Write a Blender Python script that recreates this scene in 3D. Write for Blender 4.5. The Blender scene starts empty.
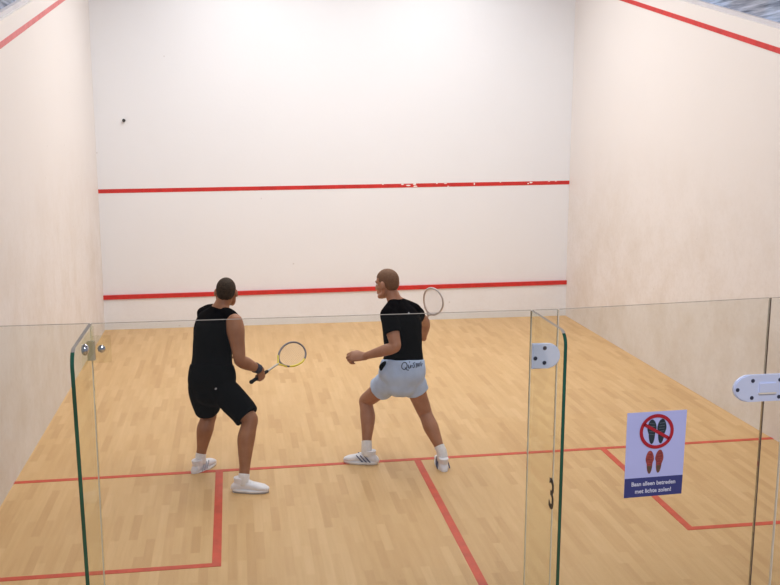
import bpy, bmesh, math, random
from mathutils import Vector, Matrix, noise
from mathutils.bvhtree import BVHTree

V = Vector
C = bpy.context.scene.collection
random.seed(3)

# ------------------------------------------------------------------ materials
def new_mat(name):
    m = bpy.data.materials.new(name); m.use_nodes = True
    return m, m.node_tree, m.node_tree.nodes['Principled BSDF']

def plain(name, col, rough=.6, var=.0, scale=8, metal=0, spec=.5, bump=0):
    """procedural colour with a little noise variation"""
    m, nt, b = new_mat(name)
    b.inputs['Roughness'].default_value = rough
    b.inputs['Metallic'].default_value = metal
    b.inputs['Specular IOR Level'].default_value = spec
    tc = nt.nodes.new('ShaderNodeTexCoord')
    n = nt.nodes.new('ShaderNodeTexNoise'); n.inputs['Scale'].default_value = scale; n.inputs['Detail'].default_value = 4
    nt.links.new(tc.outputs['Object'], n.inputs['Vector'])
    r = nt.nodes.new('ShaderNodeValToRGB')
    r.color_ramp.elements[0].position = .3; r.color_ramp.elements[1].position = .7
    r.color_ramp.elements[0].color = (*[c*(1-var) for c in col], 1)
    r.color_ramp.elements[1].color = (*[min(1, c*(1+var)) for c in col], 1)
    nt.links.new(n.outputs['Fac'], r.inputs['Fac'])
    nt.links.new(r.outputs['Color'], b.inputs['Base Color'])
    if bump:
        bp = nt.nodes.new('ShaderNodeBump'); bp.inputs['Strength'].default_value = bump; bp.inputs['Distance'].default_value = .01
        nt.links.new(n.outputs['Fac'], bp.inputs['Height']); nt.links.new(bp.outputs['Normal'], b.inputs['Normal'])
    return m

def mixcol(nt, fac, a, b, mode='MIX'):
    x = nt.nodes.new('ShaderNodeMix'); x.data_type = 'RGBA'; x.blend_type = mode
    for sock, v in ((x.inputs[0], fac), (x.inputs[6], a), (x.inputs[7], b)):
        if hasattr(v, 'is_linked'): nt.links.new(v, sock)
        elif isinstance(v, (int, float)): sock.default_value = v
        else: sock.default_value = (*v, 1)
    return x.outputs[2]

def ramp(nt, src, p0, p1, c0=(0, 0, 0), c1=(1, 1, 1)):
    r = nt.nodes.new('ShaderNodeValToRGB')
    r.color_ramp.elements[0].position = p0; r.color_ramp.elements[1].position = p1
    r.color_ramp.elements[0].color = (*c0, 1); r.color_ramp.elements[1].color = (*c1, 1)
    nt.links.new(src, r.inputs['Fac']); return r.outputs['Color']

def noise_tex(nt, vec, scale, detail=4, rough=.55):
    n = nt.nodes.new('ShaderNodeTexNoise')
    n.inputs['Scale'].default_value = scale; n.inputs['Detail'].default_value = detail; n.inputs['Roughness'].default_value = rough
    nt.links.new(vec, n.inputs['Vector']); return n.outputs['Fac']

def plaster(name, col, stain, stain_z):
    """painted plaster: faint mottling, ball scuffs low on the wall, small specks"""
    m, nt, b = new_mat(name)
    b.inputs['Roughness'].default_value = .55; b.inputs['Specular IOR Level'].default_value = .25
    g = nt.nodes.new('ShaderNodeNewGeometry'); pos = g.outputs['Position']
    sep = nt.nodes.new('ShaderNodeSeparateXYZ'); nt.links.new(pos, sep.inputs[0])
    base = mixcol(nt, noise_tex(nt, pos, 1.3, 5), [c*.97 for c in col], col)
    fine = ramp(nt, noise_tex(nt, pos, 22, 6, .7), .45, .8)
    # dirt grows where the balls hit: below stain_z
    mr = nt.nodes.new('ShaderNodeMapRange'); mr.inputs['From Min'].default_value = stain_z; mr.inputs['From Max'].default_value = stain_z-1.6
    nt.links.new(sep.outputs['Z'], mr.inputs['Value'])
    big = ramp(nt, noise_tex(nt, pos, 1.7, 6, .65), .42, .72)
    mul = nt.nodes.new('ShaderNodeMath'); mul.operation = 'MULTIPLY'
    nt.links.new(mr.outputs['Result'], mul.inputs[0]); nt.links.new(big, mul.inputs[1])
    mul2 = nt.nodes.new('ShaderNodeMath'); mul2.operation = 'MULTIPLY'; mul2.inputs[1].default_value = .55
    nt.links.new(mul.outputs[0], mul2.inputs[0])
    c1 = mixcol(nt, mul2.outputs[0], base, stain)
    mul3 = nt.nodes.new('ShaderNodeMath'); mul3.operation = 'MULTIPLY'
    nt.links.new(mr.outputs['Result'], mul3.inputs[0]); nt.links.new(fine, mul3.inputs[1])
    mul4 = nt.nodes.new('ShaderNodeMath'); mul4.operation = 'MULTIPLY'; mul4.inputs[1].default_value = .22
    nt.links.new(mul3.outputs[0], mul4.inputs[0])
    c2 = mixcol(nt, mul4.outputs[0], c1, [c*.7 for c in stain])
    vor = nt.nodes.new('ShaderNodeTexVoronoi'); vor.inputs['Scale'].default_value = 2.6
    nt.links.new(pos, vor.inputs['Vector'])
    sp = ramp(nt, vor.outputs['Distance'], .022, .036, (1, 1, 1), (0, 0, 0))
    mul5 = nt.nodes.new('ShaderNodeMath'); mul5.operation = 'MULTIPLY'; mul5.inputs[1].default_value = .3
    nt.links.new(sp, mul5.inputs[0])
    c3 = mixcol(nt, mul5.outputs[0], c2, (.25, .22, .2))
    nt.links.new(c3, b.inputs['Base Color'])
    bp = nt.nodes.new('ShaderNodeBump'); bp.inputs['Strength'].default_value = .08; bp.inputs['Distance'].default_value = .01
    nt.links.new(noise_tex(nt, pos, 30, 3), bp.inputs['Height']); nt.links.new(bp.outputs['Normal'], b.inputs['Normal'])
    return m

def maple(name):
    m, nt, b = new_mat(name)
    b.inputs['Roughness'].default_value = .42; b.inputs['Specular IOR Level'].default_value = .3
    g = nt.nodes.new('ShaderNodeNewGeometry'); pos = g.outputs['Position']
    mp = nt.nodes.new('ShaderNodeMapping'); mp.inputs['Rotation'].default_value = (0, 0, math.pi/2)
    nt.links.new(pos, mp.inputs['Vector'])
    br = nt.nodes.new('ShaderNodeTexBrick')
    br.inputs['Scale'].default_value = 1; br.inputs['Brick Width'].default_value = .42; br.inputs['Row Height'].default_value = .06
    br.inputs['Mortar Size'].default_value = .0012; br.inputs['Mortar Smooth'].default_value = .6
    br.inputs['Color1'].default_value = (0, 0, 0, 1); br.inputs['Color2'].default_value = (1, 1, 1, 1); br.inputs['Mortar'].default_value = (.3, .3, .3, 1)
    br.offset = .37
    nt.links.new(mp.outputs[0], br.inputs['Vector'])
    r = nt.nodes.new('ShaderNodeValToRGB'); e = r.color_ramp.elements
    e[0].position = 0; e[0].color = FLOOR[0]
    e[1].position = 1; e[1].color = FLOOR[3]
    for p, c in ((.3, FLOOR[1]), (.72, FLOOR[2])):
        x = e.new(p); x.color = c
    nt.links.new(br.outputs['Color'], r.inputs['Fac'])
    # grain, stretched along the strips (world y)
    mp2 = nt.nodes.new('ShaderNodeMapping'); mp2.inputs['Scale'].default_value = (28, 1.6, 1)
    nt.links.new(pos, mp2.inputs['Vector'])
    gr = ramp(nt, noise_tex(nt, mp2.outputs[0], 1, 6, .6), .35, .7, (.9, .87, .82), (1, 1, 1))
    c = mixcol(nt, .8, r.outputs['Color'], gr, 'MULTIPLY')
    mp3 = nt.nodes.new('ShaderNodeMapping'); mp3.inputs['Scale'].default_value = (2.6, .8, 1)
    nt.links.new(pos, mp3.inputs['Vector'])
    blotch = ramp(nt, noise_tex(nt, mp3.outputs[0], 1, 5, .6), .3, .7, (.93, .9, .86), (1.0, 1.0, 1.0))
    c = mixcol(nt, .8, c, blotch, 'MULTIPLY')
    nt.links.new(c, b.inputs['Base Color'])
    return m

def glass_mat(name, tint, refl=1.0):
    m = bpy.data.materials.new(name); m.use_nodes = True; nt = m.node_tree
    nt.nodes.clear()
    out = nt.nodes.new('ShaderNodeOutputMaterial'); mix = nt.nodes.new('ShaderNodeMixShader')
    tr = nt.nodes.new('ShaderNodeBsdfTransparent'); tr.inputs[0].default_value = (*tint, 1)
    gl = nt.nodes.new('ShaderNodeBsdfGlossy'); gl.inputs['Roughness'].default_value = .02
    gl.inputs[0].default_value = (.9, .95, .92, 1)
    fr = nt.nodes.new('ShaderNodeFresnel'); fr.inputs[0].default_value = 1.5
    # faint smears keep the pane from being perfectly even
    tc = nt.nodes.new('ShaderNodeTexCoord'); nf = noise_tex(nt, tc.outputs['Object'], 3, 4)
    mu = nt.nodes.new('ShaderNodeMath'); mu.operation = 'MULTIPLY'; mu.inputs[1].default_value = refl
    mr = nt.nodes.new('ShaderNodeMapRange'); mr.inputs['To Min'].default_value = .8; mr.inputs['To Max'].default_value = 1.2
    nt.links.new(nf, mr.inputs['Value'])
    mu2 = nt.nodes.new('ShaderNodeMath'); mu2.operation = 'MULTIPLY'
    nt.links.new(fr.outputs[0], mu.inputs[0]); nt.links.new(mu.outputs[0], mu2.inputs[0]); nt.links.new(mr.outputs[0], mu2.inputs[1])
    nt.links.new(mu2.outputs[0], mix.inputs[0]); nt.links.new(tr.outputs[0], mix.inputs[1]); nt.links.new(gl.outputs[0], mix.inputs[2])
    nt.links.new(mix.outputs[0], out.inputs[0])
    return m

def cladding(name):
    """blue-grey metal cladding with long uneven streaks"""
    m, nt, b = new_mat(name)
    b.inputs['Roughness'].default_value = .5; b.inputs['Metallic'].default_value = .2
    g = nt.nodes.new('ShaderNodeNewGeometry')
    mp = nt.nodes.new('ShaderNodeMapping'); mp.inputs['Rotation'].default_value = (math.radians(-6), 0, 0); mp.inputs['Scale'].default_value = (1, 1.1, 22)
    nt.links.new(g.outputs['Position'], mp.inputs['Vector'])
    f = noise_tex(nt, mp.outputs[0], 1.2, 5, .65)
    c = ramp(nt, f, .36, .66, (.10, .13, .19), (.62, .68, .8))
    big = ramp(nt, noise_tex(nt, g.outputs['Position'], 1.6, 2), .45, .7, (.75, .75, .8), (.95, 1.1, 1.3))
    nt.links.new(mixcol(nt, 1.0, c, big, 'MULTIPLY'), b.inputs['Base Color'])
    return m

FLOOR = [(.60, .385, .187, 1), (.655, .432, .216, 1), (.68, .457, .232, 1), (.71, .484, .254, 1)]
M = {}
M['front'] = plaster('front_wall_paint', (.775, .80, .845), (.64, .60, .60), .9)
M['side'] = plaster('side_wall_paint', (.75, .728, .722), (.58, .51, .435), 2.6)
M['maple'] = maple('maple_strips')
M['red'] = plain('red_line_paint', (.54, .022, .02), .5, .12, 14)
M['red_pale'] = plain('light_washed_red_line', (.60, .16, .17), .5, .1, 14)  # left out line: same red, with the wash of glancing light put into its colour
M['red_floor'] = plain('red_floor_paint', (.56, .066, .032), .5, .15, 10)
M['chip'] = plain('white_chipped_paint', (.85, .83, .82), .6, .03)
M['clad'] = cladding('metal_cladding')
M['cap'] = plain('grey_capping', (.58, .56, .59), .6, .05)
M['ceil'] = plain('ceiling_paint', (.6, .6, .62), .7, .05)
M['glass'] = glass_mat('clear_glass', (.948, .953, .94), .35)
M['fin_glass'] = glass_mat('green_tinted_glass', (.958, .963, .928), .06)
M['edge_green'] = plain('dark_green_glass_edge', (.008, .075, .045), .15, .35, 5, 0, .8)
M['edge_top'] = plain('polished_glass_top_edge', (.30, .27, .235), .8, .1, 6)
M['seal'] = plain('brown_joint_seal', (.11, .075, .055), .5, .1)
M['seam'] = plain('grey_joint_line', (.78, .72, .62), .4, .1)
M['fit'] = plain('pale_anodised_metal', (.70, .76, 1.0), .4, .03, 6, .15)
M['screw'] = plain('dark_screw_recess', (.035, .04, .075), .4, .1)
M['chrome'] = plain('chrome', (.62, .64, .72), .15, .05, 6, 1)
M['fit_clear'] = plain('dull_plate', (.44, .37, .26), .4, .05)
M['ink'] = plain('black_ink', (.01, .01, .012), .5, .1)
M['sign_white'] = plain('sign_pale_lavender', (.53, .56, .95), .45, .02)
M['sign_navy'] = plain('sign_navy', (.045, .055, .22), .5, .05)
M['sign_red'] = plain('sign_red', (.45, .012, .03), .5, .05)
M['sole_red'] = plain('sole_print_red', (.34, .06, .055), .5, .35, 60)
M['sole_heel'] = plain('sole_print_brown', (.14, .08, .05), .5, .2, 60)
M['sole_black'] = plain('sole_print_black', (.02, .035, .05), .5, .3, 60)
M['sign_text'] = plain('sign_lettering', (.75, .76, .9), .5, .02)

# ------------------------------------------------------------------ mesh helpers
def link(name, me, mats, parent=None, smooth=False):
    o = bpy.data.objects.new(name, me)
    for m in (mats if isinstance(mats, (list, tuple)) else [mats]): me.materials.append(m)
    if smooth:
        for p in me.polygons: p.use_smooth = True
    C.objects.link(o)
    if parent:
        o.parent = parent
        o.matrix_parent_inverse = Matrix.Translation(parent.location).inverted() if parent.type == 'EMPTY' else Matrix()
    return o

def from_bm(name, bm, mats, parent=None, smooth=False):
    bmesh.ops.recalc_face_normals(bm, faces=bm.faces[:])
    me = bpy.data.meshes.new(name); bm.to_mesh(me); bm.free()
    return link(name, me, mats, parent, smooth)

def struct(o, ): o['kind'] = 'structure'; return o

def thing(name, label, cat, loc, group=None):
    o = bpy.data.objects.new(name, None); o.location = loc; o.empty_display_size = .1
    C.objects.link(o); o['label'] = label; o['category'] = cat
    if group: o['group'] = group
    return o

def tag(o, label, cat, group=None):
    o['label'] = label; o['category'] = cat
    if group: o['group'] = group
    return o

def box(bm, a, b, mi=0):
    vs = [bm.verts.new((x, y, z)) for x in (a[0], b[0]) for y in (a[1], b[1]) for z in (a[2], b[2])]
    fs = []
    for q in ((0, 1, 3, 2), (4, 6, 7, 5), (0, 4, 5, 1), (2, 3, 7, 6), (0, 2, 6, 4), (1, 5, 7, 3)):
        f = bm.faces.new([vs[i] for i in q]); f.material_index = mi; fs.append(f)
    return vs, fs

def prism(bm, pts, vec, mi=0, side_mi=None):
    """extrude polygon pts (3d) along vec"""
    vec = V(vec)
    a = [bm.verts.new(p) for p in pts]; b = [bm.verts.new(V(p)+vec) for p in pts]
    f = bm.faces.new(a); f.material_index = mi
    f = bm.faces.new(b[::-1]); f.material_index = mi
    n = len(pts)
    for i in range(n):
        f = bm.faces.new((a[i], b[i], b[(i+1) % n], a[(i+1) % n]))
        f.material_index = side_mi[i] if isinstance(side_mi, list) else (mi if side_mi is None else side_mi)

def catmull(a, b, c, d, t):
    return .5*((2*b)+(c-a)*t+(2*a-5*b+4*c-d)*t*t+(3*b-a-3*c+d)*t*t*t)

def ring_bridge(verts, faces, r0, r1):
    n = len(r0)
    for i in range(n): faces.append((r0[i], r0[(i+1) % n], r1[(i+1) % n], r1[i]))

def loft(secs, n=20, sub=4, cap='round', expo=2.0):
    """secs: list of (center, axisA, axisB, ra, rb[, expo]) explicit frames -> closed (verts, faces)"""
    S = []
    for s in secs:
        S.append((V(s[0]), V(s[1]).normalized(), V(s[2]).normalized(), s[3], s[4]))
    R = []
    m = len(S)
    for i in range(m-1):
        p = [S[max(i-1, 0)], S[i], S[i+1], S[min(i+2, m-1)]]
        for k in range(sub):
            t = k/sub
            R.append([catmull(p[0][j], p[1][j], p[2][j], p[3][j], t) for j in range(5)])
    R.append(list(S[-1]))
    verts, faces, rings = [], [], []
    def put(c, A, B, ra, rb):
        idx = []
        for i in range(n):
            a = 2*math.pi*i/n; ca, sa = math.cos(a), math.sin(a)
            e = 2/expo
            x = math.copysign(abs(ca)**e, ca)*ra; y = math.copysign(abs(sa)**e, sa)*rb
            idx.append(len(verts)); verts.append(c+A*x+B*y)
        rings.append(idx)
    def end(sec, out):
        c, A, B, ra, rb = sec
        h = min(ra, rb)
        for th in (25, 50, 72): yield (c+out*h*math.sin(math.radians(th)), A, B, ra*math.cos(math.radians(th)), rb*math.cos(math.radians(th)))
    for r in R: r[1].normalize(); r[2].normalize()
    d0 = (R[0][0]-R[1][0]).normalized(); d1 = (R[-1][0]-R[-2][0]).normalized()
    c0 = cap in ('round', 'start'); c1 = cap in ('round', 'end')
    seq = []
    if c0: seq += list(end(R[0], d0))[::-1]
    seq += R
    if c1: seq += list(end(R[-1], d1))
    for s in seq: put(*s)
    for a, b in zip(rings, rings[1:]): ring_bridge(verts, faces, a, b)
    faces.append(tuple(rings[0][::-1])); faces.append(tuple(rings[-1]))
    return verts, faces

def limb(pts, n=16, sub=4, cap='round', ref=(0, 0, 1)):
    """pts: (pos, r) or (pos, ra, rb): tapered round limb"""
    P = [V(p[0]) for p in pts]
    ref = V(ref); secs = []; A = None
    for i, p in enumerate(pts):
        t = (P[min(i+1, len(P)-1)]-P[max(i-1, 0)]).normalized()
        if A is None:
            A = ref-t*ref.dot(t)
            if A.length < .2: A = V((.9, .3, .1)); A = A-t*A.dot(t)
        else: A = A-t*A.dot(t)
        A = A.normalized(); B = t.cross(A)
        secs.append((P[i], A.copy(), B, p[1], p[2] if len(p) > 2 else p[1]))
    return loft(secs, n, sub, cap)

def ell(c, X, Y, Z, rx, ry, rz, n=20, m=12):
    c, X, Y, Z = V(c), V(X), V(Y), V(Z)
    verts = [c+Z*rz]; faces = []; rings = []
    for j in range(1, m):
        th = math.pi*j/m; idx = []
        for i in range(n):
            a = 2*math.pi*i/n; idx.append(len(verts))
            verts.append(c+X*rx*math.sin(th)*math.cos(a)+Y*ry*math.sin(th)*math.sin(a)+Z*rz*math.cos(th))
        rings.append(idx)
    last = len(verts); verts.append(c-Z*rz)
    for i in range(n): faces.append((0, rings[0][i], rings[0][(i+1) % n])); faces.append((last, rings[-1][(i+1) % n], rings[-1][i]))
    for a, b in zip(rings, rings[1:]):
        for i in range(n): faces.append((a[i], b[i], b[(i+1) % n], a[(i+1) % n]))
    return verts, faces

def vol_mesh(name, vols):
    verts, faces = [], []
    for v, f in vols:
        k = len(verts); verts += [tuple(x) for x in v]; faces += [tuple(i+k for i in q) for q in f]
    me = bpy.data.meshes.new(name); me.from_pydata(verts, [], faces)
    bm = bmesh.new(); bm.from_mesh(me)
    # orient every closed shell outwards
    bmesh.ops.recalc_face_normals(bm, faces=bm.faces[:])
    bm.to_mesh(me); bm.free(); me.update()
    return me

def union(name, vols, mat, parent, voxel=.006, smooth=3, wrinkle=0, wscale=9, fac=.5):
    """merge overlapping closed volumes into ONE continuous smooth surface"""
    me = vol_mesh(name, vols)
    tmp = bpy.data.objects.new('tmp', me); C.objects.link(tmp)
    md = tmp.modifiers.new('r', 'REMESH'); md.mode = 'VOXEL'; md.voxel_size = voxel; md.adaptivity = 0
    if smooth:
        ms = tmp.modifiers.new('s', 'SMOOTH'); ms.iterations = smooth; ms.factor = fac
    dg = bpy.context.evaluated_depsgraph_get(); dg.update()
    out = bpy.data.meshes.new_from_object(tmp.evaluated_get(dg))
    bpy.data.objects.remove(tmp); bpy.data.meshes.remove(me)
    out.name = name
    if wrinkle:
        ns = [v.normal.copy() for v in out.vertices]
        for v, nn in zip(out.vertices, ns):
            c = v.co
            q = noise.noise(V((c.x*wscale, c.y*wscale, c.z*wscale*.55)))+.5*noise.noise(V((c.x*wscale*2.3, c.y*wscale*2.3+4, c.z*wscale*1.3)))
            v.co = c+nn*wrinkle*q
    out.materials.clear()
    return link(name, out, mat, parent, True)

def raw(name, vols, mat, parent, smooth=True):
    return link(name, vol_mesh(name, vols), mat, parent, smooth)

def disc(bm, c, n, r, h, seg=20, mi=0):
    n = V(n).normalized(); a = n.orthogonal().normalized(); b = n.cross(a); c = V(c)
    prism(bm, [c+a*r*math.cos(2*math.pi*i/seg)+b*r*math.sin(2*math.pi*i/seg) for i in range(seg)], n*h, mi)

# ------------------------------------------------------------------ the court
W, D = 3.2, 9.75
bm = bmesh.new(); box(bm, (-4.6, -5.2, -.12), (4.6, D+.3, 0)); struct(from_bm('floor', bm, M['maple']))
bm = bmesh.new(); box(bm, (-W-.3, D, 0), (W+.3, D+.25, 5.7)); struct(from_bm('wall_front', bm, M['front']))
OUT = {-1: (4.471, 2.286), 1: (4.584, 2.290)}       # height of the out line at the front and at the back
for s, nm in ((-1, 'left'), (1, 'right')):
    zf, zb = OUT[s]
    x = s*W
    bm = bmesh.new()
    prism(bm, [(x, 0, 0), (x, D, 0), (x, D, zf+.175), (x, 0, zb+.175)], (s*.2, 0, 0))
    struct(from_bm('wall_'+nm, bm, M['side']))
    bm = bmesh.new()   # grey capping above the playing wall, set back a little
    prism(bm, [(x+s*.03, 0, zb+.175), (x+s*.03, D, zf+.175), (x+s*.03, D, zf+.215), (x+s*.03, 0, zb+.215)], (s*.17, 0, 0))
    struct(from_bm('trim_1' if s < 0 else 'trim_2', bm, M['cap']))
    bm = bmesh.new()   # metal cladding above
    prism(bm, [(x+s*.07, 0, zb+.215), (x+s*.07, D, zf+.215), (x+s*.07, D, 5.7), (x+s*.07, 0, 5.7)], (s*.12, 0, 0))
    struct(from_bm('wall_upper_'+nm, bm, M['clad']))
    bm = bmesh.new()   # slanted out line
    prism(bm, [(x, 0, zb-.025), (x, D, zf-.025), (x, D, zf+.025), (x, 0, zb+.025)], (-s*.003, 0, 0))
    struct(from_bm('trim_3' if s < 0 else 'trim_4', bm, M['red_pale'] if s < 0 else M['red']))
bm = bmesh.new(); box(bm, (-W-.4, -5.2, 5.7), (W+.4, D+.3, 5.85)); struct(from_bm('ceiling', bm, M['ceil']))

# front wall: service line (chipped) and the tin with its red strip
bm = bmesh.new()
def zs(x): return 1.871+.030*x/W
prism(bm, [(-W, D, zs(-W)-.026), (W, D, zs(W)-.026), (W, D, zs(W)+.026), (-W, D, zs(-W)+.026)], (0, -.003, 0))
for x, dz, w, h in ((.82, .018, .05, .02), (.90, .002, .07, .02), (.99, .018, .05, .028), (1.0, -.012, .06, .018), (1.3, .02, .03, .016), (1.42, .018, .05, .012), (1.46, -.02, .03, .012),
                    (1.83, .006, .022, .034), (2.2, .022, .03, .01), (2.60, -.004, .028, .02), (2.64, .01, .05, .026), (2.9, .02, .03, .01), (3.0, .022, .03, .01), (.55, .022, .03, .01)):
    z = zs(x)+dz
    pts = [(x+w/2*math.cos(a)*random.uniform(.7, 1.1), D-.003, z+h/2*math.sin(a)*random.uniform(.7, 1.1)) for a in [k*math.pi/4+.3 for k in range(8)]]
    prism(bm, pts, (0, -.0015, 0), 1)
struct(from_bm('trim_5', bm, [M['red'], M['chip']]))
def zt(x): return .4595+.0225*x/W
bm = bmesh.new()
prism(bm, [(-W, D, 0), (W, D, 0), (W, D, zt(W)-.028), (-W, D, zt(-W)-.028)], (0, -.022, 0))
struct(from_bm('trim_6', bm, M['front']))
bm = bmesh.new()
prism(bm, [(-W, D, zt(-W)-.028), (W, D, zt(W)-.028), (W, D, zt(W)+.028), (-W, D, zt(-W)+.028)], (0, -.036, 0))
struct(from_bm('trim_7', bm, M['red']))

# floor lines
def fl(name, a, b, w=.05, h=.0025):
    a, b = V((*a, 0)), V((*b, 0)); n = (b-a).cross(V((0, 0, 1))).normalized()*w/2
    bm = bmesh.new(); prism(bm, [a-n, b-n, b+n, a+n], (0, 0, h)); return struct(from_bm(name, bm, M['red_floor']))
def ysh(x): return 4.1875+.0405*x/W
fl('trim_8', (-W, ysh(-W)), (W, ysh(W)))
fl('trim_9', (-.016, ysh(0)-.025), (-.035, .01), .056)
fl('trim_10', (-1.633, ysh(-1.6)-.025), (-1.63, 2.455), .058, .0028)
fl('trim_11', (-W, 2.48), (-1.603, 2.48), .05, .0022)
fl('trim_12', (1.610, ysh(1.6)-.025), (1.592, 2.509), .052, .0028)
fl('trim_13', (W, 2.534), (1.566, 2.534), .05, .0022)

# squash ball meeting the front wall
v, f = ell((0, 0, 0), V((1, 0, 0)), V((0, 1, 0)), V((0, 0, 1)), .021, .021, .021, 24, 14)
b = raw('squash_ball', [(v, f)], plain('black_rubber', (.015, .017, .018), .7, .2, 40), None)
b.location = (-2.833, D-.0205, 2.751); tag(b, 'small black squash ball against the upper left of the white front wall', 'ball')

# ------------------------------------------------------------------ glass back wall
T = .012
def ztop(x):
    if x < -.30: return 2.099
    if x > .55: return 2.119
    return 2.099+.02*(x+.30)/.85
XL, XR, DL, DR, XS = -1.957, -.393, -.290, .552, .640
def pane(name, x0, x1, z0=.01):
    bm = bmesh.new()
    pts = [(x0, -T, z0), (x1, -T, z0), (x1, -T, ztop(x1)), (x0, -T, ztop(x0))]
    prism(bm, pts, (0, T, 0), 0, [0, 0, 1, 0])
    return struct(from_bm(name, bm, [M['glass'], M['edge_top']]))
pane('wall_back', -W, XL-.002); pane('wall_back_middle', XL+.002, XR-.002); pane('wall_back_strip', XR+.002, DL-.003)
door = pane('door_1', DL+.003, DR-.003)
pane('wall_back_narrow', DR+.003, XS-.002); pane('wall_back_right', XS+.002, W)
def seam(name, x, m, w, z1=None):
    bm = bmesh.new(); box(bm, (x-w/2, -T*.9, .01), (x+w/2, -T*.1, ztop(x)-.001)); return struct(from_bm(name, bm, m))
seam('trim_14', XL, M['seam'], .003); seam('trim_15', XR, M['seam'], .003)
seam('trim_16', DL, M['seam'], .003); seam('trim_17', DR, M['seal'], .0055); seam('trim_18', XS, M['seam'], .0045)

def fin(x, depth, label, lean=0, rc=.05, taper=0):
    """glass fin standing square to the back wall; its outer edge is dark green"""
    z1 = 2.099
    t = thing('glass_fin', label, 'glass fin', (x, -depth/2, 0), 'glass fins bracing the back wall')
    prof = [(-T-.001, .01), (-T-.001, z1)]
    n0 = len(prof)
    for k in range(9):
        a = math.radians(90-90*k/8); prof.append((-depth+rc-rc*math.cos(a), z1-rc+rc*math.sin(a)))
    prof.append((-depth+taper*(z1-rc), .01))
    mi = []
    for i in range(len(prof)):
        if i == 0: mi.append(0)
        elif i in (1,): mi.append(1)
        elif 2 <= i < n0+8: mi.append(1 if i < n0+3 else 2)
        elif i == len(prof)-2: mi.append(2)
        else: mi.append(0)
    bm = bmesh.new()
    def X(y, z): return x+lean*(-y/depth)
    pts = [(X(y, z)-T/2, y, z) for y, z in prof]
    prism(bm, pts, (T, 0, 0), 0, mi)
    me = from_bm('glass_blade', bm, [M['fin_glass'], M['edge_top'], M['edge_green']], t)
    return t
fl_ = fin(XL, .415, 'green-edged glass fin bracing the back wall left of the black-shorts player', 0, .05, .075)
fr_ = fin(XR, .385, 'green-edged glass fin with the black figure 3 beside the glass door')

# left fin: chrome button bolts through clear plates on fin and pane
bm = bmesh.new(); box(bm, (XL+.0075, -.275, 2.005), (XL+.012, -.014, 2.092)); p = from_bm('clamp_plate', bm, M['fin_glass'], fl_)
bm = bmesh.new(); box(bm, (XL+.003, -.0165, 1.962), (XL+.066, -.0125, 2.058)); p2 = from_bm('clamp_plate', bm, M['fin_glass'], fl_)
bm = bmesh.new()
box(bm, (XL-.012, -.034, 1.975), (XL+.013, -.0127, 2.040)); from_bm('clamp_block', bm, M['fit_clear'], fl_)
def button(c, n, r, par, h=.012, mat=None):
    n = V(n); a = n.orthogonal().normalized(); bb = n.cross(a)
    v, f = ell(c, a, bb, n, r, r, h, 18, 10); return raw('bolt', [(v, f)], mat or M['chrome'], par)
button((XL+.012, -.232, 2.060), (1, 0, 0), .019, p, .012); button((XL+.034, -.019, 2.012), (0, -1, 0), .0135, p2, .010)

# right fin: pale plate with rounded end and three screws, plus the court number
def plate(name, x0, x1, zc, hh, y, tip_left, parent, screws, dz=0):
    """flat stadium-ended plate on the outside of the glass"""
    pts = []
    r = hh
    n = 14
    if tip_left == 'both' or tip_left is True:
        for k in range(n+1):
            a = math.radians(90+180*k/n); pts.append((x0+r*1.15+r*1.15*math.cos(a), y, zc+r*math.sin(a)*(.92+.08*abs(math.sin(a)))))
    else: pts += [(x0, y, zc+hh*1.02), (x0, y, zc-hh*1.02)]
    if tip_left == 'both' or tip_left is False:
        for k in range(n+1):
            a = math.radians(-90+180*k/n); pts.append((x1-r*1.0+r*1.0*math.cos(a), y, zc+r*math.sin(a)))
    else: pts += [(x1, y, zc-hh), (x1, y, zc+hh)]
    bm = bmesh.new(); prism(bm, pts, (0, -.014, 0))
    es = [e for e in bm.edges if abs((e.verts[0].co.y+e.verts[1].co.y)/2-(y-.014)) < 1e-5]
    bmesh.ops.bevel(bm, geom=es, offset=.004, segments=2, affect='EDGES')
    o = from_bm(name, bm, M['fit'], parent)
    for sx, sz in screws:
        bm = bmesh.new(); disc(bm, (sx, y-.0135, sz), (0, -1, 0), .0075, .002); from_bm('screw', bm, M['screw'], o)
    return o
cp = plate('clamp_plate', -.391, -.284, 1.928, .047, -T-.001, False, fr_, ((-.345, 1.959), (-.345, 1.903), (-.380, 1.921)))
hinge = plate('hinge', .416, .690, 1.768, .053, -T-.001, 'both', door, ((.431, 1.765), (.492, 1.799), (.492, 1.731), (.605, 1.799), (.605, 1.731), (.672, 1.766)))
bm = bmesh.new(); box(bm, (.52, -T-.021, 1.752), (.588, -T-.0145, 1.788)); from_bm('hinge_knuckle', bm, M['fit'], hinge)
bm = bmesh.new(); box(bm, (.518, -T-.0215, 1.746), (.590, -T-.0145, 1.7515)); from_bm('hinge_gap', bm, M['seam'], hinge)

def text(name, body, size, loc, rot, mat, parent, align='CENTER', sx=1, ext=.0008, off=0):
    cu = bpy.data.curves.new(name, 'FONT'); cu.body = body; cu.size = size; cu.align_x = align; cu.align_y = 'CENTER'; cu.extrude = ext; cu.offset = off
    o = bpy.data.objects.new(name, cu); C.objects.link(o); cu.materials.append(mat)
    dg = bpy.context.evaluated_depsgraph_get(); dg.update()
    me = bpy.data.meshes.new_from_object(o.evaluated_get(dg)); bpy.data.objects.remove(o); me.name = name
    o = bpy.data.objects.new(name, me); C.objects.link(o)
    o.location = loc; o.rotation_euler = rot; o.scale = (sx, 1, 1)
    if parent:
        o.parent = parent; o.matrix_parent_inverse = Matrix.Translation(parent.location).inverted()
    return o
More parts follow.
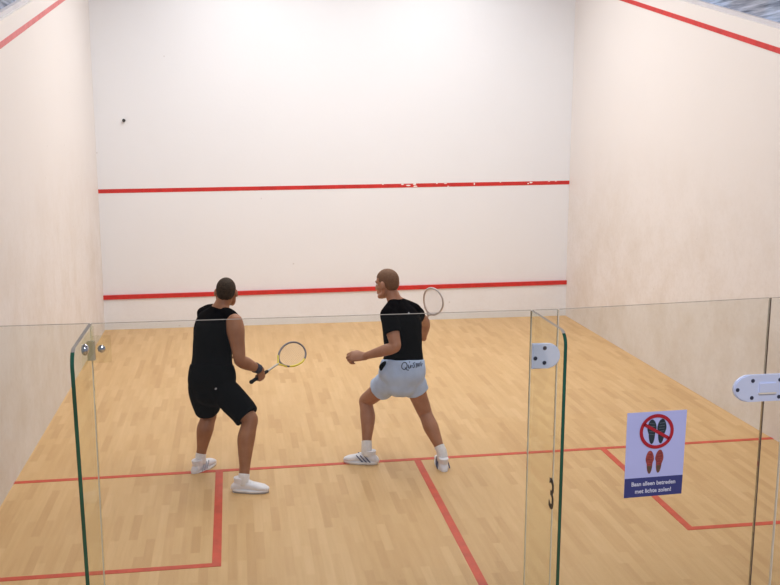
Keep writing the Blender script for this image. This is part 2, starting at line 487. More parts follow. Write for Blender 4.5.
# the number lies on the fin's left face, read from inside the aisle
text('court_number', '3', .155, (XR-T/2-.001, -.312, 1.502), (math.pi/2, 0, -math.pi/2), M['ink'], fr_, sx=.8, off=.002)

# notice stuck on the door
sg = thing('notice_sign', 'pale notice stuck on the glass door with shoe sole pictures and navy caption', 'sign', (.119, -T-.001, 1.515))
ys_ = -T-.001
bm = bmesh.new(); prism(bm, [(0, ys_, 1.342), (.236, ys_, 1.347), (.240, ys_, 1.686), (-.001, ys_, 1.683)], (0, -.0015, 0)); from_bm('sheet', bm, M['sign_white'], sg)
bm = bmesh.new(); prism(bm, [(0, ys_-.0015, 1.342), (.236, ys_-.0015, 1.347), (.237, ys_-.0015, 1.424), (0, ys_-.0015, 1.420)], (0, -.0006, 0)); from_bm('caption_band', bm, M['sign_navy'], sg)
text('lettering', 'Baan alleen betreden', .0232, (.118, ys_-.0023, 1.397), (math.pi/2, -.02, 0), M['sign_text'], sg, sx=.92, ext=.0003, off=.0004)
text('lettering', 'met lichte zolen!', .0232, (.118, ys_-.0023, 1.367), (math.pi/2, -.02, 0), M['sign_text'], sg, sx=.95, ext=.0003, off=.0004)
def sole(cx, cz, h, w, flip, mats, tilt):
    """shoe sole print: fore part and heel with a narrow waist, toe up"""
    P = []
    for k in range(36):
        a = 2*math.pi*k/36; u = math.sin(a); c = math.cos(a)
        wid = .5*(1-.26*math.exp(-((u+.15)/.28)**2)) if u > -.15 else .5*(.74+.06*(-u-.15))
        P.append((c*wid*w*(1.0 if u > 0 else .88), u*h/2))
    def tr(x, z):
        x *= flip; ca, sa = math.cos(tilt), math.sin(tilt); return (cx+x*ca-z*sa, ys_-.0021, cz+x*sa+z*ca)
    bm = bmesh.new(); prism(bm, [tr(*q) for q in P], (0, -.0005, 0)); o = from_bm('sole_print', bm, mats[0], sg)
    H = [(x*.86, z) for x, z in P if z < -.16*h]
    bm = bmesh.new(); prism(bm, [tr(x, z*.97) for x, z in H], (0, -.0009, 0)); from_bm('heel_print', bm, mats[1], o)
    for j in range(5):     # tread bars
        z = h*(.36-.11*j)
        bm = bmesh.new(); prism(bm, [tr(-w*.27, z), tr(w*.27, z-.003), tr(w*.27, z-.0055), tr(-w*.27, z-.0025)], (0, -.0009, 0)); from_bm('tread_print', bm, mats[2], o)
sb2 = plain('sole_print_grey', (.10, .13, .16), .5, .2, 60); sr2 = plain('sole_print_dark_red', (.22, .035, .04), .5, .2, 60)
sole(.101, 1.605, .098, .040, 1, (M['sole_black'], M['sole_black'], sb2), .02); sole(.140, 1.606, .098, .040, -1, (M['sole_black'], M['sole_black'], sb2), -.04)
sole(.098, 1.483, .093, .036, 1, (M['sole_red'], M['sole_heel'], sr2), .0); sole(.136, 1.485, .093, .036, -1, (M['sole_red'], M['sole_heel'], sr2), -.05)
bm = bmesh.new()
cx, cz, ro, ri = .120, 1.606, .069, .056
N = 48
for k in range(N):
    a0, a1 = 2*math.pi*k/N, 2*math.pi*(k+1)/N
    prism(bm, [(cx+r*math.cos(a), ys_-.0033, cz+r*math.sin(a)) for r, a in ((ri, a0), (ro, a0), (ro, a1), (ri, a1))], (0, -.0006, 0))
d = V((.86, 0, -.5)).normalized(); nn = V((.5, 0, .86)).normalized()*.0062; cc = V((cx, ys_-.0033, cz))
prism(bm, [cc-d*.06-nn, cc+d*.06-nn, cc+d*.06+nn, cc-d*.06+nn], (0, -.0006, 0))
from_bm('prohibition_ring', bm, M['sign_red'], sg)

sg.location += V((-.005, 0, .006))

# ------------------------------------------------------------------ people
def hand_vols(Wp, X, N, T_, curl, thumb='grip', s=1.0):
    """palm, four fingers and a thumb as volumes. X along the hand, N out of the palm, T_ towards the thumb"""
    X, N, T_ = V(X).normalized(), V(N).normalized(), V(T_).normalized(); Wp = V(Wp)
    P = lambda x, t, n: Wp+(X*x+T_*t+N*n)*s
    out = []
    out.append(loft([(P(-.012, 0, 0), T_, N, .028*s, .021*s), (P(.02, .002, 0), T_, N, .036*s, .019*s), (P(.055, .002, .001), T_, N, .041*s, .0165*s), (P(.086, .001, .003), T_, N, .041*s, .0125*s)], 18, 3))
    out.append(limb([(P(.012, .018, .006), .015*s), (P(.04, .030, .012), .016*s), (P(.058, .032, .014), .011*s)]))   # thumb mound
    base = ((.029, .043, .025, .021, .0090), (.0095, .047, .029, .022, .0092), (-.0105, .043, .027, .021, .0088), (-.029, .034, .021, .019, .0078))
    for i, (t, a, b, c, r) in enumerate(base):
        pos = P(.084-.004*abs(i-1), t, .002); ang = 0
        pts = [(pos-X*.012*s, r*s*1.05), (pos, r*s*1.08)]
        k = 1+.06*i
        for L, cu, rr in ((a, curl[0], 1.0), (b, curl[1], .93), (c, curl[2], .82)):
            ang += math.radians(cu*k)
            pos = pos+(X*math.cos(ang)+N*math.sin(ang)-T_*.02*(i-1))*L*s
            pts.append((pos, r*rr*s))
        out.append(limb(pts, 12, 3, ref=T_))
    if thumb == 'grip': tp = [P(.022, .030, .010), P(.050, .052, .024), P(.075, .046, .046), P(.086, .026, .058)]
    else: tp = [P(.022, .030, .010), P(.050, .050, .026), P(.076, .040, .045), P(.090, .018, .052)]
    out.append(limb([(tp[0], .0135*s), (tp[1], .0118*s), (tp[2], .0108*s), (tp[3], .0088*s)], 12, 3, ref=N))
    return out

def head_vols(c, F, U, s=1.0):
    F = V(F).normalized(); U = V(U); U = (U-F*U.dot(F)).normalized(); L = U.cross(F)
    c = V(c); P = lambda f, l, u: c+(F*f+L*l+U*u)*s
    E = lambda f, l, u, rf, rl, ru: ell(P(f, l, u), F, L, U, rf*s, rl*s, ru*s, 24, 16)
    out = [E(-.010, 0, .028, .097, .076, .090), E(-.028, 0, .005, .076, .070, .078), E(.030, 0, -.035, .058, .060, .080), E(.045, 0, -.078, .045, .044, .045),
           E(.066, 0, -.106, .024, .027, .020), E(.070, 0, .020, .022, .054, .020), E(.074, 0, -.058, .024, .038, .036)]
    for l in (-1, 1):
        out.append(E(.062, .038*l, -.028, .022, .022, .022))          # cheekbone
        out.append(limb([(P(.055, .045*l, -.098), .020*s), (P(.005, .058*l, -.072), .022*s), (P(-.008, .060*l, -.030), .022*s)]))   # jaw
        out.append(loft([(P(-.006, .076*l, .010), F*.9+L*.5*l, U, .016*s, .02*s), (P(-.012, .086*l, -.004), F*.8+L*.6*l, U, .017*s, .030*s)], 14, 3))   # ear
        out.append(E(.004, .076*l, -.030, .010, .010, .012))          # ear lobe
        out.append(E(.099, .010*l, -.046, .010, .009, .008))          # nostril wing
    out.append(limb([(P(.086, 0, .008), .0095*s), (P(.101, 0, -.018), .0105*s), (P(.110, 0, -.040), .0118*s)], 12, 3, ref=L))
    out.append(E(.094, 0, -.071, .011, .023, .0065)); out.append(E(.092, 0, -.083, .011, .021, .0070))
    return out, (c, F, L, U, s)

def hair_cap(frame, mat, parent, lift=.004, front=.052, low=-.062):
    c, F, L, U, s = frame
    v, f = ell(c+(F*-.010+U*.028)*s, F, L, U, (.097+lift)*s, (.076+lift)*s, (.090+lift)*s, 40, 28)
    v2, f2 = ell(c+(F*-.028+U*.005)*s, F, L, U, (.076+lift)*s, (.070+lift)*s, (.078+lift)*s, 40, 28)
    me = vol_mesh('hair', [(v, f), (v2, f2)])
    tmp = bpy.data.objects.new('tmp', me); C.objects.link(tmp)
    md = tmp.modifiers.new('r', 'REMESH'); md.mode = 'VOXEL'; md.voxel_size = .004*s
    dg = bpy.context.evaluated_depsgraph_get(); dg.update()
    out = bpy.data.meshes.new_from_object(tmp.evaluated_get(dg)); bpy.data.objects.remove(tmp); bpy.data.meshes.remove(me)
    out.materials.clear(); out.name = 'hair'
    bm = bmesh.new(); bm.from_mesh(out)
    kill = []
    for fc in bm.faces:
        d = (fc.calc_center_median()-c)/s; ff, ll, uu = d.dot(F), d.dot(L), d.dot(U)
        w = .006*noise.noise(d*60)
        edge = low+.02 if ff > -.03 else low       # nape lower than the sides
        # hairline: falls from the forehead to the temple, round the ear, to the nape
        limit = .058 if ff > front else (.018+.5*max(0, ff-.01) if ff > -.02 else low+max(0, (ff+.06))*1.6)
        if uu < limit+w: kill.append(fc)
    bmesh.ops.delete(bm, geom=kill, context='FACES')
    bm.to_mesh(out); bm.free()
    return link('hair', out, mat, parent, True)

def eyes(frame, parent, white, iris, brow):
    c, F, L, U, s = frame
    for l in (-1, 1):
        p = c+(F*.073+L*.031*l+U*.000)*s
        o = raw('eye', [ell(p, F, L, U, .0125*s, .0135*s, .0105*s, 14, 10)], white, parent)
        raw('iris', [ell(p+F*.0105*s, F, L, U, .004*s, .0055*s, .0055*s, 12, 8)], iris, o)
        raw('eyebrow', [limb([(c+(F*.088+L*.014*l+U*.020)*s, .003*s), (c+(F*.087+L*.033*l+U*.026)*s, .004*s), (c+(F*.072+L*.052*l+U*.020)*s, .0025*s)], 8, 3)], brow, parent)
    raw('mouth_line', [limb([(c+(F*.096-L*.021+U*-.0775)*s, .0022*s), (c+(F*.1035+U*-.077)*s, .0028*s), (c+(F*.096+L*.021+U*-.0775)*s, .0022*s)], 8, 3)], brow, parent)

def shoe(ank, fwd, mats, parent, pitch=0, L=.285, stripe=None):
    """trainer: rubber sole, shaped upper, tongue, side stripes. ank = ankle joint, sole lands on z=0 when pitch is 0"""
    F = V((fwd[0], fwd[1], 0)).normalized(); S = V((-F.y, F.x, 0)); U = V((0, 0, 1))
    o = V((ank[0], ank[1], 0))-F*.06
    if pitch:
        q = Matrix.Rotation(math.radians(pitch), 3, -S)      # heel lifts about the toe
    def P(f, s, u):
        p = F*f+S*s+U*u
        if pitch:
            piv = F*(L*.72); p = piv+q@(p-piv)
            if f > L*.72: p = F*f+S*s+U*u
        return o+p
    up = mats[0]
    k = L/.285
    secs = [(-.018, .030, .030, .050), (.0, .036, .036, .055), (.04, .039, .042, .062), (.09, .041, .040, .058), (.14, .046, .034, .050), (.19, .050, .028, .042), (.235, .046, .023, .036), (.262, .032, .017, .029)]
    body = loft([(P(f*k, 0, c_), S, U, w, h) for f, w, h, c_ in [(a, b, c, .012+c) for a, b, c, d in secs]], 20, 3, expo=2.3)
    collar = loft([(P(.045*k, 0, .075), S, F, .039, .055), (P(.043*k, 0, .100), S, F, .040, .056), (P(.038*k, 0, .116), S, F, .041, .054)], 18, 3, cap='flat')
    tongue = loft([(P(.125*k, 0, .072), S, U, .026, .012), (P(.098*k, 0, .096), S, U, .028, .012), (P(.086*k, 0, .124), S, U, .027, .008)], 12, 3)
    ob = union('shoe', [body, collar, tongue], up, parent, .005, 2)
    # sole
    pts = []
    for i in range(40):
        a = 2*math.pi*i/40; x = math.cos(a); y = math.sin(a)
        ff = .122+.154*math.copysign(abs(x)**.8, x); w = .053 if ff > .12 else .045
        pts.append((ff*k, w*math.copysign(abs(y)**.75, y)))
    bm = bmesh.new()
    lo = [bm.verts.new(P(a, b_*.97, .001)) for a, b_ in pts]; mid = [bm.verts.new(P(a, b_*1.03, .014)) for a, b_ in pts]; hi = [bm.verts.new(P(a, b_, .030 if a < .12*k else .024)) for a, b_ in pts]
    bm.faces.new(lo[::-1]).material_index = 1; bm.faces.new(hi)
    for r0, r1, mi in ((lo, mid, 1 if mats[2] else 0), (mid, hi, 0)):
        for i in range(40):
            fc = bm.faces.new((r0[i], r0[(i+1) % 40], r1[(i+1) % 40], r1[i])); fc.material_index = mi if i not in () else 0
    from_bm('sole', bm, [mats[1], mats[2] or mats[1]], ob, True)
    # laces
    for i in range(4):
        f = (.105+.022*i)*k; h = .094-.0095*i
        raw('lace', [limb([(P(f, -.024, h-.004), .0035), (P(f+.004, 0, h+.004), .0035), (P(f, .024, h-.004), .0035)], 8, 2)], mats[1], ob)
    if stripe:
        for sd in (-1, 1):
            for a in (.06, .095, .13):
                pl = []
                for t in range(5):
                    u = t/4; f = a-.035*(1-u)+.02*u; z = .030+.045*u
                    wi = .047+.004*(1-u)-.010*u*u
                    pl.append((P(f*k, sd*wi, z), .0045))
                raw('side_stripe', [limb(pl, 8, 2)], stripe, ob)
    return ob

def arm_vols(sh, el, wr, k=1.0, sub=4):
    sh, el, wr = V(sh), V(el), V(wr); d = el-sh; f = wr-el
    return [limb([(sh-d*.06, .058*k), (sh+d*.16, .062*k), (sh+d*.45, .052*k), (sh+d*.75, .045*k), (sh+d*.95, .041*k), (el+f*.06, .041*k), (el+f*.28, .044*k), (el+f*.6, .036*k), (el+f*.9, .0275*k), (wr, .026*k), (wr+f*.06, .026*k)], 18, sub)]

def leg_vols(hip, kn, an, fwd, k=1.0, q=1.0):
    hip, kn, an = V(hip), V(kn), V(an); d = kn-hip; s = an-kn; b = -V(fwd).normalized()
    return [limb([(hip-d*.08, .074*q), (hip+d*.12, .082*q), (hip+d*.32, .079*q), (hip+d*.55, .071*q), (hip+d*.8, .060*k), (kn, .054*k), (kn+s*.12+b*.004, .052*k), (kn+s*.32+b*.014, .057*k), (kn+s*.55+b*.010, .047*k), (kn+s*.8+b*.002, .035*k), (an, .0325*k), (an+V((0, 0, -.045)), .030)], 18, 4),
            ell(kn-b*.022, V((1, 0, 0)), V((0, 1, 0)), V((0, 0, 1)), .034*k, .034*k, .040*k)]

def torso_secs(J, k, add=0, lo=0, hi=99, kd=1.0):
    """explicit sections from crotch to neck base: lateral axis turns from the hips to the shoulders"""
    hipax = (V(J['hipR'])-V(J['hipL'])).normalized(); shax = (V(J['shR'])-V(J['shL'])).normalized()
    pel, wai, che, nec = V(J['pelvis']), V(J['waist']), V(J['chest']), V(J['neck'])
    up0 = (wai-pel).normalized(); up1 = (nec-che).normalized()
    T_ = [(pel-up0*.115, 0, .115, .085), (pel-up0*.04, 0, .166, .118), (pel+up0*.04, .05, .166, .118), (pel.lerp(wai, .65), .2, .154, .106), (wai.lerp(che, .15), .4, .147, .100),
          (wai.lerp(che, .6), .7, .160, .110), (che+up1*.01, .9, .172, .114), (che.lerp(nec, .45), 1, .168, .100), (che.lerp(nec, .72), 1, .150, .078), (che.lerp(nec, .92), 1, .095, .062), (nec+up1*.01, 1, .062, .056)]
    out = []
    for i, (c, t, w, d) in enumerate(T_):
        if i < lo or i > hi: continue
        lat = hipax.lerp(shax, t).normalized(); up = up0.lerp(up1, t).normalized(); front = up.cross(lat)
        lat = front.normalized().cross(up)
        out.append((c, lat, front, w*k+add, d*k*kd+add))
    return out

def person(name, label, J, skin, k, kd, faceF, faceU, hs):
    t = thing(name, label, 'person', (J['pelvis'][0], J['pelvis'][1], 0))
    vols = [loft(torso_secs(J, k, kd=kd), 28, 4, expo=2.2)]
    nec, hd = V(J['neck']), V(J['head'])
    hF = V(faceF).normalized()
    vols.append(limb([(nec-V((0, 0, .05)), .066*k), (nec+(hd-nec)*.2, .058*k), (hd-hF*.018-V((0, 0, .045)), .054*k)], 20, 3))
    for s_ in 'LR':                                    # trapezius and shoulder mass
        sh = V(J['sh'+s_]); vols.append(limb([(nec+(hd-nec)*.15, .045*k), (nec.lerp(sh, .5)+V((0, 0, .012)), .052*k), (sh, .056*k)], 16, 3))
        vols += arm_vols(sh, J['el'+s_], J['wr'+s_], k*J.get('armk', 1))
        vols += leg_vols(J['hip'+s_], J['knee'+s_], J['ank'+s_], J['legF'+s_], k*J.get('legk', 1), k)
        vols += hand_vols(J['wr'+s_], *J['hand'+s_])
        # foot inside the shoe
        F = V((*J['footF'+s_], 0)).normalized(); a = V(J['ank'+s_])
        vols.append(limb([(a+V((0, 0, -.055))-F*.01, .026), (a+V((0, 0, -.068))+F*.05, .022), (a+V((0, 0, -.080))+F*.12, .015)]))
    hv, frame = head_vols(J['head'], faceF, faceU, hs)
    vols += hv
    body = union('body', vols, skin, t, .0042, 4)
    return t, body, frame

def sleeve(sh, el, t0, t1, r0, r1):
    sh, el = V(sh), V(el); d = el-sh
    return limb([(sh+d*t0, r0), (sh+d*(t0+t1)/2, (r0+r1)/2), (sh+d*t1, r1)], 20, 4, cap='start')

def shorts_vols(J, k, add, hemL, hemR, rl, top):
    v = [loft(torso_secs(J, k, add, 0, top, J['kd']), 28, 4, cap='start', expo=2.2)]
    for s_, hm in (('L', hemL), ('R', hemR)):
        hip, kn = V(J['hip'+s_]), V(J['knee'+s_]); d = kn-hip
        v.append(limb([(hip-d*.08, .078*k+add), (hip+d*.14, .086*k+add), (hip+d*hm*.7, rl[0]), (hip+d*hm, rl[1])], 22, 4, cap='start'))
    return v

def bvh(o): return BVHTree.FromPolygons([v.co.copy() for v in o.data.vertices], [tuple(p.vertices) for p in o.data.polygons])

def stroke_on(name, surf, strokes, origin, right, up, dirn, r, mat, parent):
    """lettering drawn as strokes laid on a garment's surface"""
    t = bvh(surf); vols = []
    for st in strokes:
        pts = []
        for x, y in st:
            h = t.ray_cast(V(origin)+V(right)*x+V(up)*y-V(dirn)*.5, V(dirn))
            if h[0] is not None: pts.append((h[0]+h[1]*.0005, r))
        if len(pts) > 1: vols.append(limb(pts, 6, 2))
    return raw(name, vols, mat, parent)

def racket(label, gc, axis, side, mats, group):
    """squash racket: gc = middle of the grip, axis towards the head, side lies in the string plane"""
    A = V(axis).normalized(); S = V(side); S = (S-A*S.dot(A)).normalized(); Nn = A.cross(S)
    g = V(gc); P = lambda a, s, n=0: g+A*a+S*s+Nn*n
    t = thing('squash_racket', label, 'racket', tuple(gc), group)
    gr = raw('grip', [limb([(P(-.085, 0), .0155), (P(-.078, 0), .0145), (P(0, 0), .0142), (P(.10, 0), .0135)], 14, 3)], mats['grip'], t)
    raw('butt_cap', [limb([(P(-.093, 0), .0165), (P(-.084, 0), .0165)], 14, 2)], mats['grip'], gr)
    raw('shaft', [limb([(P(.095, 0), .0085), (P(.20, 0), .0078), (P(.24, 0), .0085)], 12, 3)], mats['shaft'], t)
    hw, hl, hc = .098, .152, .42
    ov = lambda a: (hc+hl*math.sin(a), hw*math.cos(a)*(1-.10*math.sin(a)*-1 if False else 1+.10*math.sin(a)))
    for s in (-1, 1):
        e = ov(math.radians(-50)); raw('throat_arm', [limb([(P(.232, 0), .0075), (P(.262, .022*s), .0072), (P(e[0]-.012, e[1]*s*.97), .0075)], 10, 3)], mats['throat'], t)
    def arc(a0, a1, n=26): return limb([(P(*ov(math.radians(a0+(a1-a0)*i/n))), .0066, .0085) for i in range(n+1)], 10, 2, ref=Nn)
    raw('frame', [arc(-140, 150 if mats.get('low') else 220)], mats['frame'], t)
    if mats.get('low'): raw('frame_lower', [arc(148, 222, 12)], mats['low'], t)
    bm = bmesh.new()
    def wire(p, q):
        p, q = V(p), V(q); d = (q-p).normalized(); a = d.cross(Nn).normalized()*.0006; b_ = Nn*.0006
        prism(bm, [p-a-b_, p+a-b_, p+a+b_, p-a+b_], q-p)
    for i in range(-6, 7):
        s = i*.0145; c = math.sqrt(max(0, 1-(s/hw)**2))*hl*.985
        wire(P(hc-c, s, .001), P(hc+c, s, .001))
    for i in range(-8, 9):
        a = i*.0165; c = math.sqrt(max(0, 1-(a/hl)**2))*hw*(1+.10*a/hl)*.985
        wire(P(hc+a, -c, -.001), P(hc+a, c, -.001))
    from_bm('strings', bm, mats['string'], t)
    return t

def skin_mat(name, col, dark):
    m, nt, b = new_mat(name)
    b.inputs['Roughness'].default_value = .48; b.inputs['Specular IOR Level'].default_value = .35
    b.inputs['Subsurface Weight'].default_value = .06; b.inputs['Subsurface Radius'].default_value = (.02, .008, .005)
    g = nt.nodes.new('ShaderNodeTexCoord')
    nt.links.new(mixcol(nt, ramp(nt, noise_tex(nt, g.outputs['Object'], 11, 5), .35, .7), dark, col), b.inputs['Base Color'])
    return m

black_cloth = plain('black_jersey', (.0028, .0028, .004), .95, .3, 30, 0, .08)
black_short = plain('black_shorts_cloth', (.0028, .0028, .004), .95, .3, 30, 0, .08)
blue_cloth = plain('pale_blue_cotton', (.47, .60, .85), .85, .06, 14, 0, .2, .15)
white_sock = plain('white_sock', (.80, .80, .82), .9, .05, 60, 0, .1, .3)
white_shoe = plain('white_trainer', (.78, .79, .86), .5, .06, 20)
white_sole = plain('white_rubber', (.82, .83, .87), .5, .03, 20)
dark_sole = plain('dark_rubber', (.03, .03, .035), .6, .1, 20)
navy_stripe = plain('navy_stripe', (.06, .075, .16), .5, .1, 20)
grey_stripe = plain('grey_stripe', (.45, .47, .55), .5, .1, 20)
eye_white = plain('eye_white', (.75, .73, .7), .2, .02); eye_iris = plain('eye_brown', (.04, .02, .01), .2, .1)
light_ink = plain('grey_print', (.5, .52, .56), .6, .05)

def unit(*a): return V(a).normalized()

# --- player in black shorts, left
GL = V((-1.301, 4.15, .770)); AL = unit(.28, .297, .098)         # racket grip and its direction
JL = dict(pelvis=(-1.666, 4.1, .789), hipL=(-1.750, 4.13, .706), hipR=(-1.580, 4.02, .722), kneeL=(-1.704, 4.28, .435), kneeR=(-1.383, 3.86, .509),
          ankL=(-1.780, 4.21, .105), ankR=(-1.442, 3.692, .105), waist=(-1.662, 4.15, .945), chest=(-1.640, 4.21, 1.130), neck=(-1.590, 4.235, 1.305), head=(-1.540, 4.275, 1.436),
          shL=(-1.705, 4.37, 1.225), shR=(-1.480, 4.08, 1.215), elR=(-1.447, 4.0, .945), elL=(-1.73, 4.50, .960), wrL=(-1.56, 4.62, .87), kd=1.05, armk=1.12, legk=1.14,
          legFL=(.6, .8, 0), legFR=(.95, -.2, 0), footFL=(.62, .78), footFR=(.98, -.2))
fd = (GL-V(JL['elR'])).normalized()
Xr = (fd-AL*fd.dot(AL)*.9).normalized(); Tr = (AL-Xr*AL.dot(Xr)).normalized(); Nr = Tr.cross(Xr)
wr = GL-Xr*.072-Nr*.030
JL['wrR'] = tuple(wr)
JL['handR'] = (Xr, Nr, Tr, (62, 78, 52), 'grip', 1.0)
Xl = unit(.8, .5, -.1); Nl = unit(.1, -.3, -1); Nl = (Nl-Xl*Nl.dot(Xl)).normalized(); JL['handL'] = (Xl, Nl, Xl.cross(Nl)*-1 if False else Nl.cross(Xl)*-1, (28, 35, 22), 'relax', 1.0)
skinL = skin_mat('tan_skin', (.355, .168, .095), (.29, .130, .070))
tL, bodyL, frL = person('person', 'person in black sleeveless top and black shorts, holding a yellow-throated racket low to the right', JL, skinL, 1.04, 1.05, (.14, .98, -.08), (.02, -.10, 1), .96)
hair_cap(frL, plain('short_dark_hair', (.040, .028, .020), .8, .4, 90, 0, .2, .4), tL, .0045, .045, -.055)
eyes(frL, tL, eye_white, eye_iris, plain('dark_brow', (.03, .018, .012), .7, .1))
kL = 1.04
sv = [loft(torso_secs(JL, kL, .012, 2, 10, 1.05), 30, 4, cap='flat', expo=2.25)]
for s_ in 'LR':
    sh, ne = V(JL['sh'+s_]), V(JL['neck'])
    sv.append(limb([(ne.lerp(sh, .28)+V((0, 0, .006)), .058), (ne.lerp(sh, .55)+V((0, 0, .012)), .066), (ne.lerp(sh, .80 if s_ == 'R' else 1.05)+V((0, 0, .008)), .066 if s_ == 'R' else .080)], 18, 3, cap='flat'))
union('sleeveless_shirt', sv, black_cloth, tL, .006, 3, .006, 9)
shL_ = union('shorts', shorts_vols(JL, kL, .020, .80, .90, (.108, .104), 3), black_short, tL, .006, 18, .007, 8)
stroke_on('shorts_logo', shL_, [[(-.006, 0), (.006, .002)], [(0, -.005), (.001, .006)]], (-1.635, 3.98, .735), (1, 0, 0), (0, 0, 1), (0, 1, -.25), .003, light_ink, shL_)
for s_, F, pit in (('L', JL['footFL'], 6), ('R', JL['footFR'], 0)):
    a = V(JL['ank'+s_]); kn = V(JL['knee'+s_]); d = (kn-a).normalized()
    raw('sock', [limb([(a-V((0, 0, .05)), .043), (a+d*.01, .042), (a+d*.034, .042)], 20, 3, cap='flat')], white_sock, tL)
    shoe(a, F, (white_shoe, white_sole, grey_stripe if s_ == 'R' else None), tL, pit, .258 if s_ == 'R' else .238, grey_stripe if s_ == 'L' else None)
e, w = V(JL['elR']), V(JL['wrR']); d = (w-e)
raw('wristband', [limb([(e+d*.76, .0365*1.16), (e+d*.86, .034*1.16), (e+d*.98, .0325*1.16)], 20, 3, cap='flat')], plain('dark_wristband', (.03, .035, .06), .9, .2, 60), tL)
yellow = plain('yellow_racket_paint', (.80, .66, .08), .35, .05); dgrey = plain('dark_racket_paint', (.16, .14, .16), .35, .1)
racket('squash racket with yellow throat and dark frame, held low by the player in black shorts', GL, AL, AL.cross(unit(.1, .95, -.3)),
       dict(grip=plain('black_grip', (.012, .012, .014), .8, .1, 60, 0, .3, .3), shaft=plain('pale_shaft', (.5, .48, .45), .35, .05), throat=yellow, frame=dgrey, low=yellow, string=plain('string', (.75, .72, .66), .5, .02)), 'squash rackets in play')

# --- player in pale blue shorts, right
GR = V((.130, 4.72, .965)); AR = (V((.161, 4.445, 1.276))-GR).normalized()
JR = dict(pelvis=(-.159, 4.1, .785), hipL=(-.250, 4.125, .700), hipR=(-.070, 4.13, .700), kneeL=(-.419, 4.35, .472), kneeR=(.044, 4.16, .405), ankL=(-.440, 4.155, .112), ankR=(.155, 3.965, .110),
          waist=(-.142, 4.12, .936), chest=(-.147, 4.18, 1.146), neck=(-.192, 4.23, 1.325), head=(-.254, 4.275, 1.474), shL=(-.262, 4.10, 1.240), shR=(-.035, 4.29, 1.225),
          elL=(-.232, 3.97, 1.015), wrL=(-.474, 4.06, .927), elR=(.105, 4.50, 1.095), kd=1.0, legFL=(-.85, .5, 0), legFR=(.1, .9, 0), footFL=(-.95, .33), footFR=(.05, 1), armk=1.08, legk=1.1)
fd = (GR-V(JR['elR'])).normalized()
Xr = (fd-AR*fd.dot(AR)*.9).normalized(); Tr = (AR-Xr*AR.dot(Xr)).normalized(); Nr = Tr.cross(Xr)
JR['wrR'] = tuple(GR-Xr*.072-Nr*.030)
JR['handR'] = (Xr, Nr, Tr, (62, 78, 52), 'grip', 1.0)
Xl = unit(-.95, .1, .02); Nl = unit(.05, .75, -.65); Nl = (Nl-Xl*Nl.dot(Xl)).normalized(); Tl = Xl.cross(Nl)*-1
Tl = Xl.cross(Nl) if Xl.cross(Nl).z > 0 else Nl.cross(Xl)
JR['handL'] = (Xl, Nl, Tl, (46, 66, 44), 'relax', 1.16)
skinR = skin_mat('fair_skin', (.43, .215, .135), (.35, .165, .10))
tR, bodyR, frR = person('person', 'person in black T-shirt and pale blue shorts, looking left with left fist out', JR, skinR, 1.0, 1.0, (-.74, .66, -.12), (-.10, .04, 1), 1.0)
hair_cap(frR, plain('shaved_stubble', (.165, .088, .052), .7, .2, 90, 0, .3, .1), tR, .0022, .030, -.075)
eyes(frR, tR, eye_white, eye_iris, plain('brown_brow', (.10, .055, .03), .7, .1))
sv = [loft(torso_secs(JR, 1.0, .012, 2, 10), 30, 4, cap='flat', expo=2.25)]
for s_ in 'LR':
    sh, ne, el = V(JR['sh'+s_]), V(JR['neck']), V(JR['el'+s_])
    sv.append(limb([(ne.lerp(sh, .28)+V((0, 0, .006)), .056), (ne.lerp(sh, .6)+V((0, 0, .012)), .064), (sh+V((0, 0, .006)), .077)], 18, 3))
    sv.append(sleeve(sh, el, -.02, .55 if s_ == 'L' else .34, .077, .070))
tee = union('t_shirt', sv, black_cloth, tR, .006, 3, .006, 9)
shR_ = union('shorts', shorts_vols(JR, 1.0, .020, .42, .37, (.100, .103), 3), blue_cloth, tR, .006, 30, .008, 9)
bk = unit(-.15, 1, -.2)
S_ = [[(.0, .0), (-.016, .012), (-.012, .032), (.006, .040), (.020, .028), (.016, .008), (.0, .0)], [(.006, .010), (.018, -.004), (.028, -.006)],
      [(.028, .022), (.030, .006), (.038, .004), (.044, .020), (.046, .004)], [(.050, .014), (.060, .014)], [(.040, .036), (.042, .038)],
      [(.078, .028), (.066, .026), (.074, .012), (.066, .002), (.060, .006)], [(.086, .048), (.088, .022), (.086, .0)], [(.088, .016), (.098, .022), (.100, .002)],
      [(.112, .020), (.106, .010), (.114, .004), (.120, .012), (.112, .020)], [(.128, .054), (.128, .024), (.130, .002)], [(.138, .012), (.140, .013)]]
stroke_on('shorts_lettering', shR_, [[(x*1.18, y*1.45) for x, y in st] for st in S_], (-.166, 3.98, .828), unit(1, .12, .10), (0, 0, 1), bk, .0036, plain('navy_print', (.02, .03, .07), .6, .1), shR_)
stroke_on('shirt_logo', tee, [[(-.006, 0), (.006, 0)], [(0, -.006), (0, .006)]], (-.105, 4.06, 1.265), (1, 0, 0), (0, 0, 1), (0, 1, -.2), .003, light_ink, tee)
for s_, F, pit in (('L', JR['footFL'], 0), ('R', JR['footFR'], 7)):
    a = V(JR['ank'+s_]); kn = V(JR['knee'+s_]); d = (kn-a).normalized()
    raw('sock', [limb([(a-V((0, 0, .05)), .045), (a+d*.02, .043), (a+d*.065, .0425), (a+d*.075, .044)], 20, 3, cap='flat')], white_sock, tR)
    shoe(a, F, (white_shoe, white_sole, dark_sole if s_ == 'R' else None), tR, pit, .262, navy_stripe)
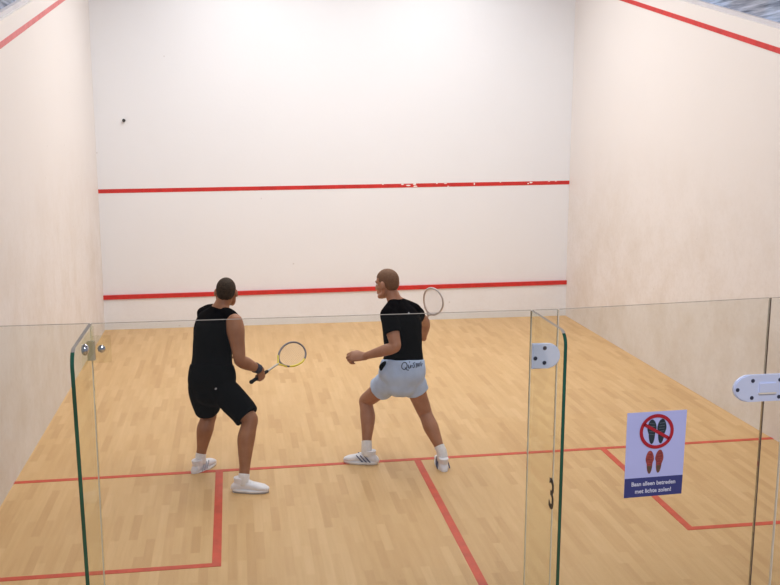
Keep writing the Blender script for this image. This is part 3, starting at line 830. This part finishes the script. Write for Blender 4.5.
# dark waistband lining turned out at the left hip
hpL = V(JR['hipL'])
raw('drawstring', [limb([(V((-.285, 4.05, .880)), .012), (V((-.318, 4.03, .868)), .017), (V((-.338, 4.035, .842)), .019), (V((-.335, 4.05, .815)), .012)], 12, 3)], black_cloth, tR)
racket('pale-framed squash racket held up beside the shoulder of the player in blue shorts', GR, AR, AR.cross(unit(.45, .85, -.28)),
       dict(grip=plain('dark_grip', (.03, .028, .028), .8, .1, 60, 0, .3, .3), shaft=plain('grey_shaft', (.45, .44, .45), .35, .05), throat=plain('grey_throat', (.5, .5, .52), .35, .05),
            frame=plain('silver_racket_paint', (.62, .60, .60), .35, .05), string=plain('pale_string', (.75, .72, .70), .5, .02)), 'squash rackets in play')

# ------------------------------------------------------------------ light
def area(name, loc, sx, sy, power, col, rot=(0, 0, 0)):
    l = bpy.data.lights.new(name, 'AREA'); l.shape = 'RECTANGLE'; l.size = sx; l.size_y = sy; l.energy = power; l.color = col
    o = bpy.data.objects.new(name, l); o.location = loc; o.rotation_euler = rot; C.objects.link(o); return o
for x in (-1.3, 1.3):
    area('ceiling_light', (x, 7.6, 5.6), .9, 2.6, 85, (1, .98, .955)).data.spread = math.radians(148)
    area('ceiling_light', (x, 4.2, 5.6), .5, 2.8, 64, (1, .98, .955))
area('sign_fill_light', (-.6, -3.2, 5.3), 1.6, .5, 150, (.86, .90, 1), (math.radians(25), 0, 0))  # unseen fill lamp, added to brighten the door sign and metal fittings
wd = bpy.data.worlds.new('world'); bpy.context.scene.world = wd; wd.use_nodes = True
wd.node_tree.nodes['Background'].inputs[0].default_value = (.85, .88, 1, 1); wd.node_tree.nodes['Background'].inputs[1].default_value = .3

# ------------------------------------------------------------------ camera
PITCH, YAW, ROLL, FPX = -.17816, .15965, .00169, 971.49
f = V((math.sin(YAW)*math.cos(PITCH), math.cos(YAW)*math.cos(PITCH), math.sin(PITCH)))
r = f.cross(V((0, 0, 1))).normalized(); u = r.cross(f)
r2 = r*math.cos(ROLL)+u*math.sin(ROLL); u2 = u*math.cos(ROLL)-r*math.sin(ROLL)
cd = bpy.data.cameras.new('camera'); cam = bpy.data.objects.new('camera', cd); C.objects.link(cam)
mw = Matrix((r2, u2, -f)).transposed().to_4x4(); mw.translation = V((-1.46246, -3.37784, 2.79361)); cam.matrix_world = mw
cd.sensor_width = 36; cd.lens = FPX*36/780; cd.clip_start = .05; cd.clip_end = 100
sc = bpy.context.scene; sc.camera = cam
sc.view_settings.view_transform = 'Standard'; sc.view_settings.look = 'None'; sc.view_settings.exposure = 0; sc.view_settings.gamma = 1
sc.cycles.transparent_max_bounces = 24; sc.cycles.max_bounces = 10; sc.cycles.diffuse_bounces = 6
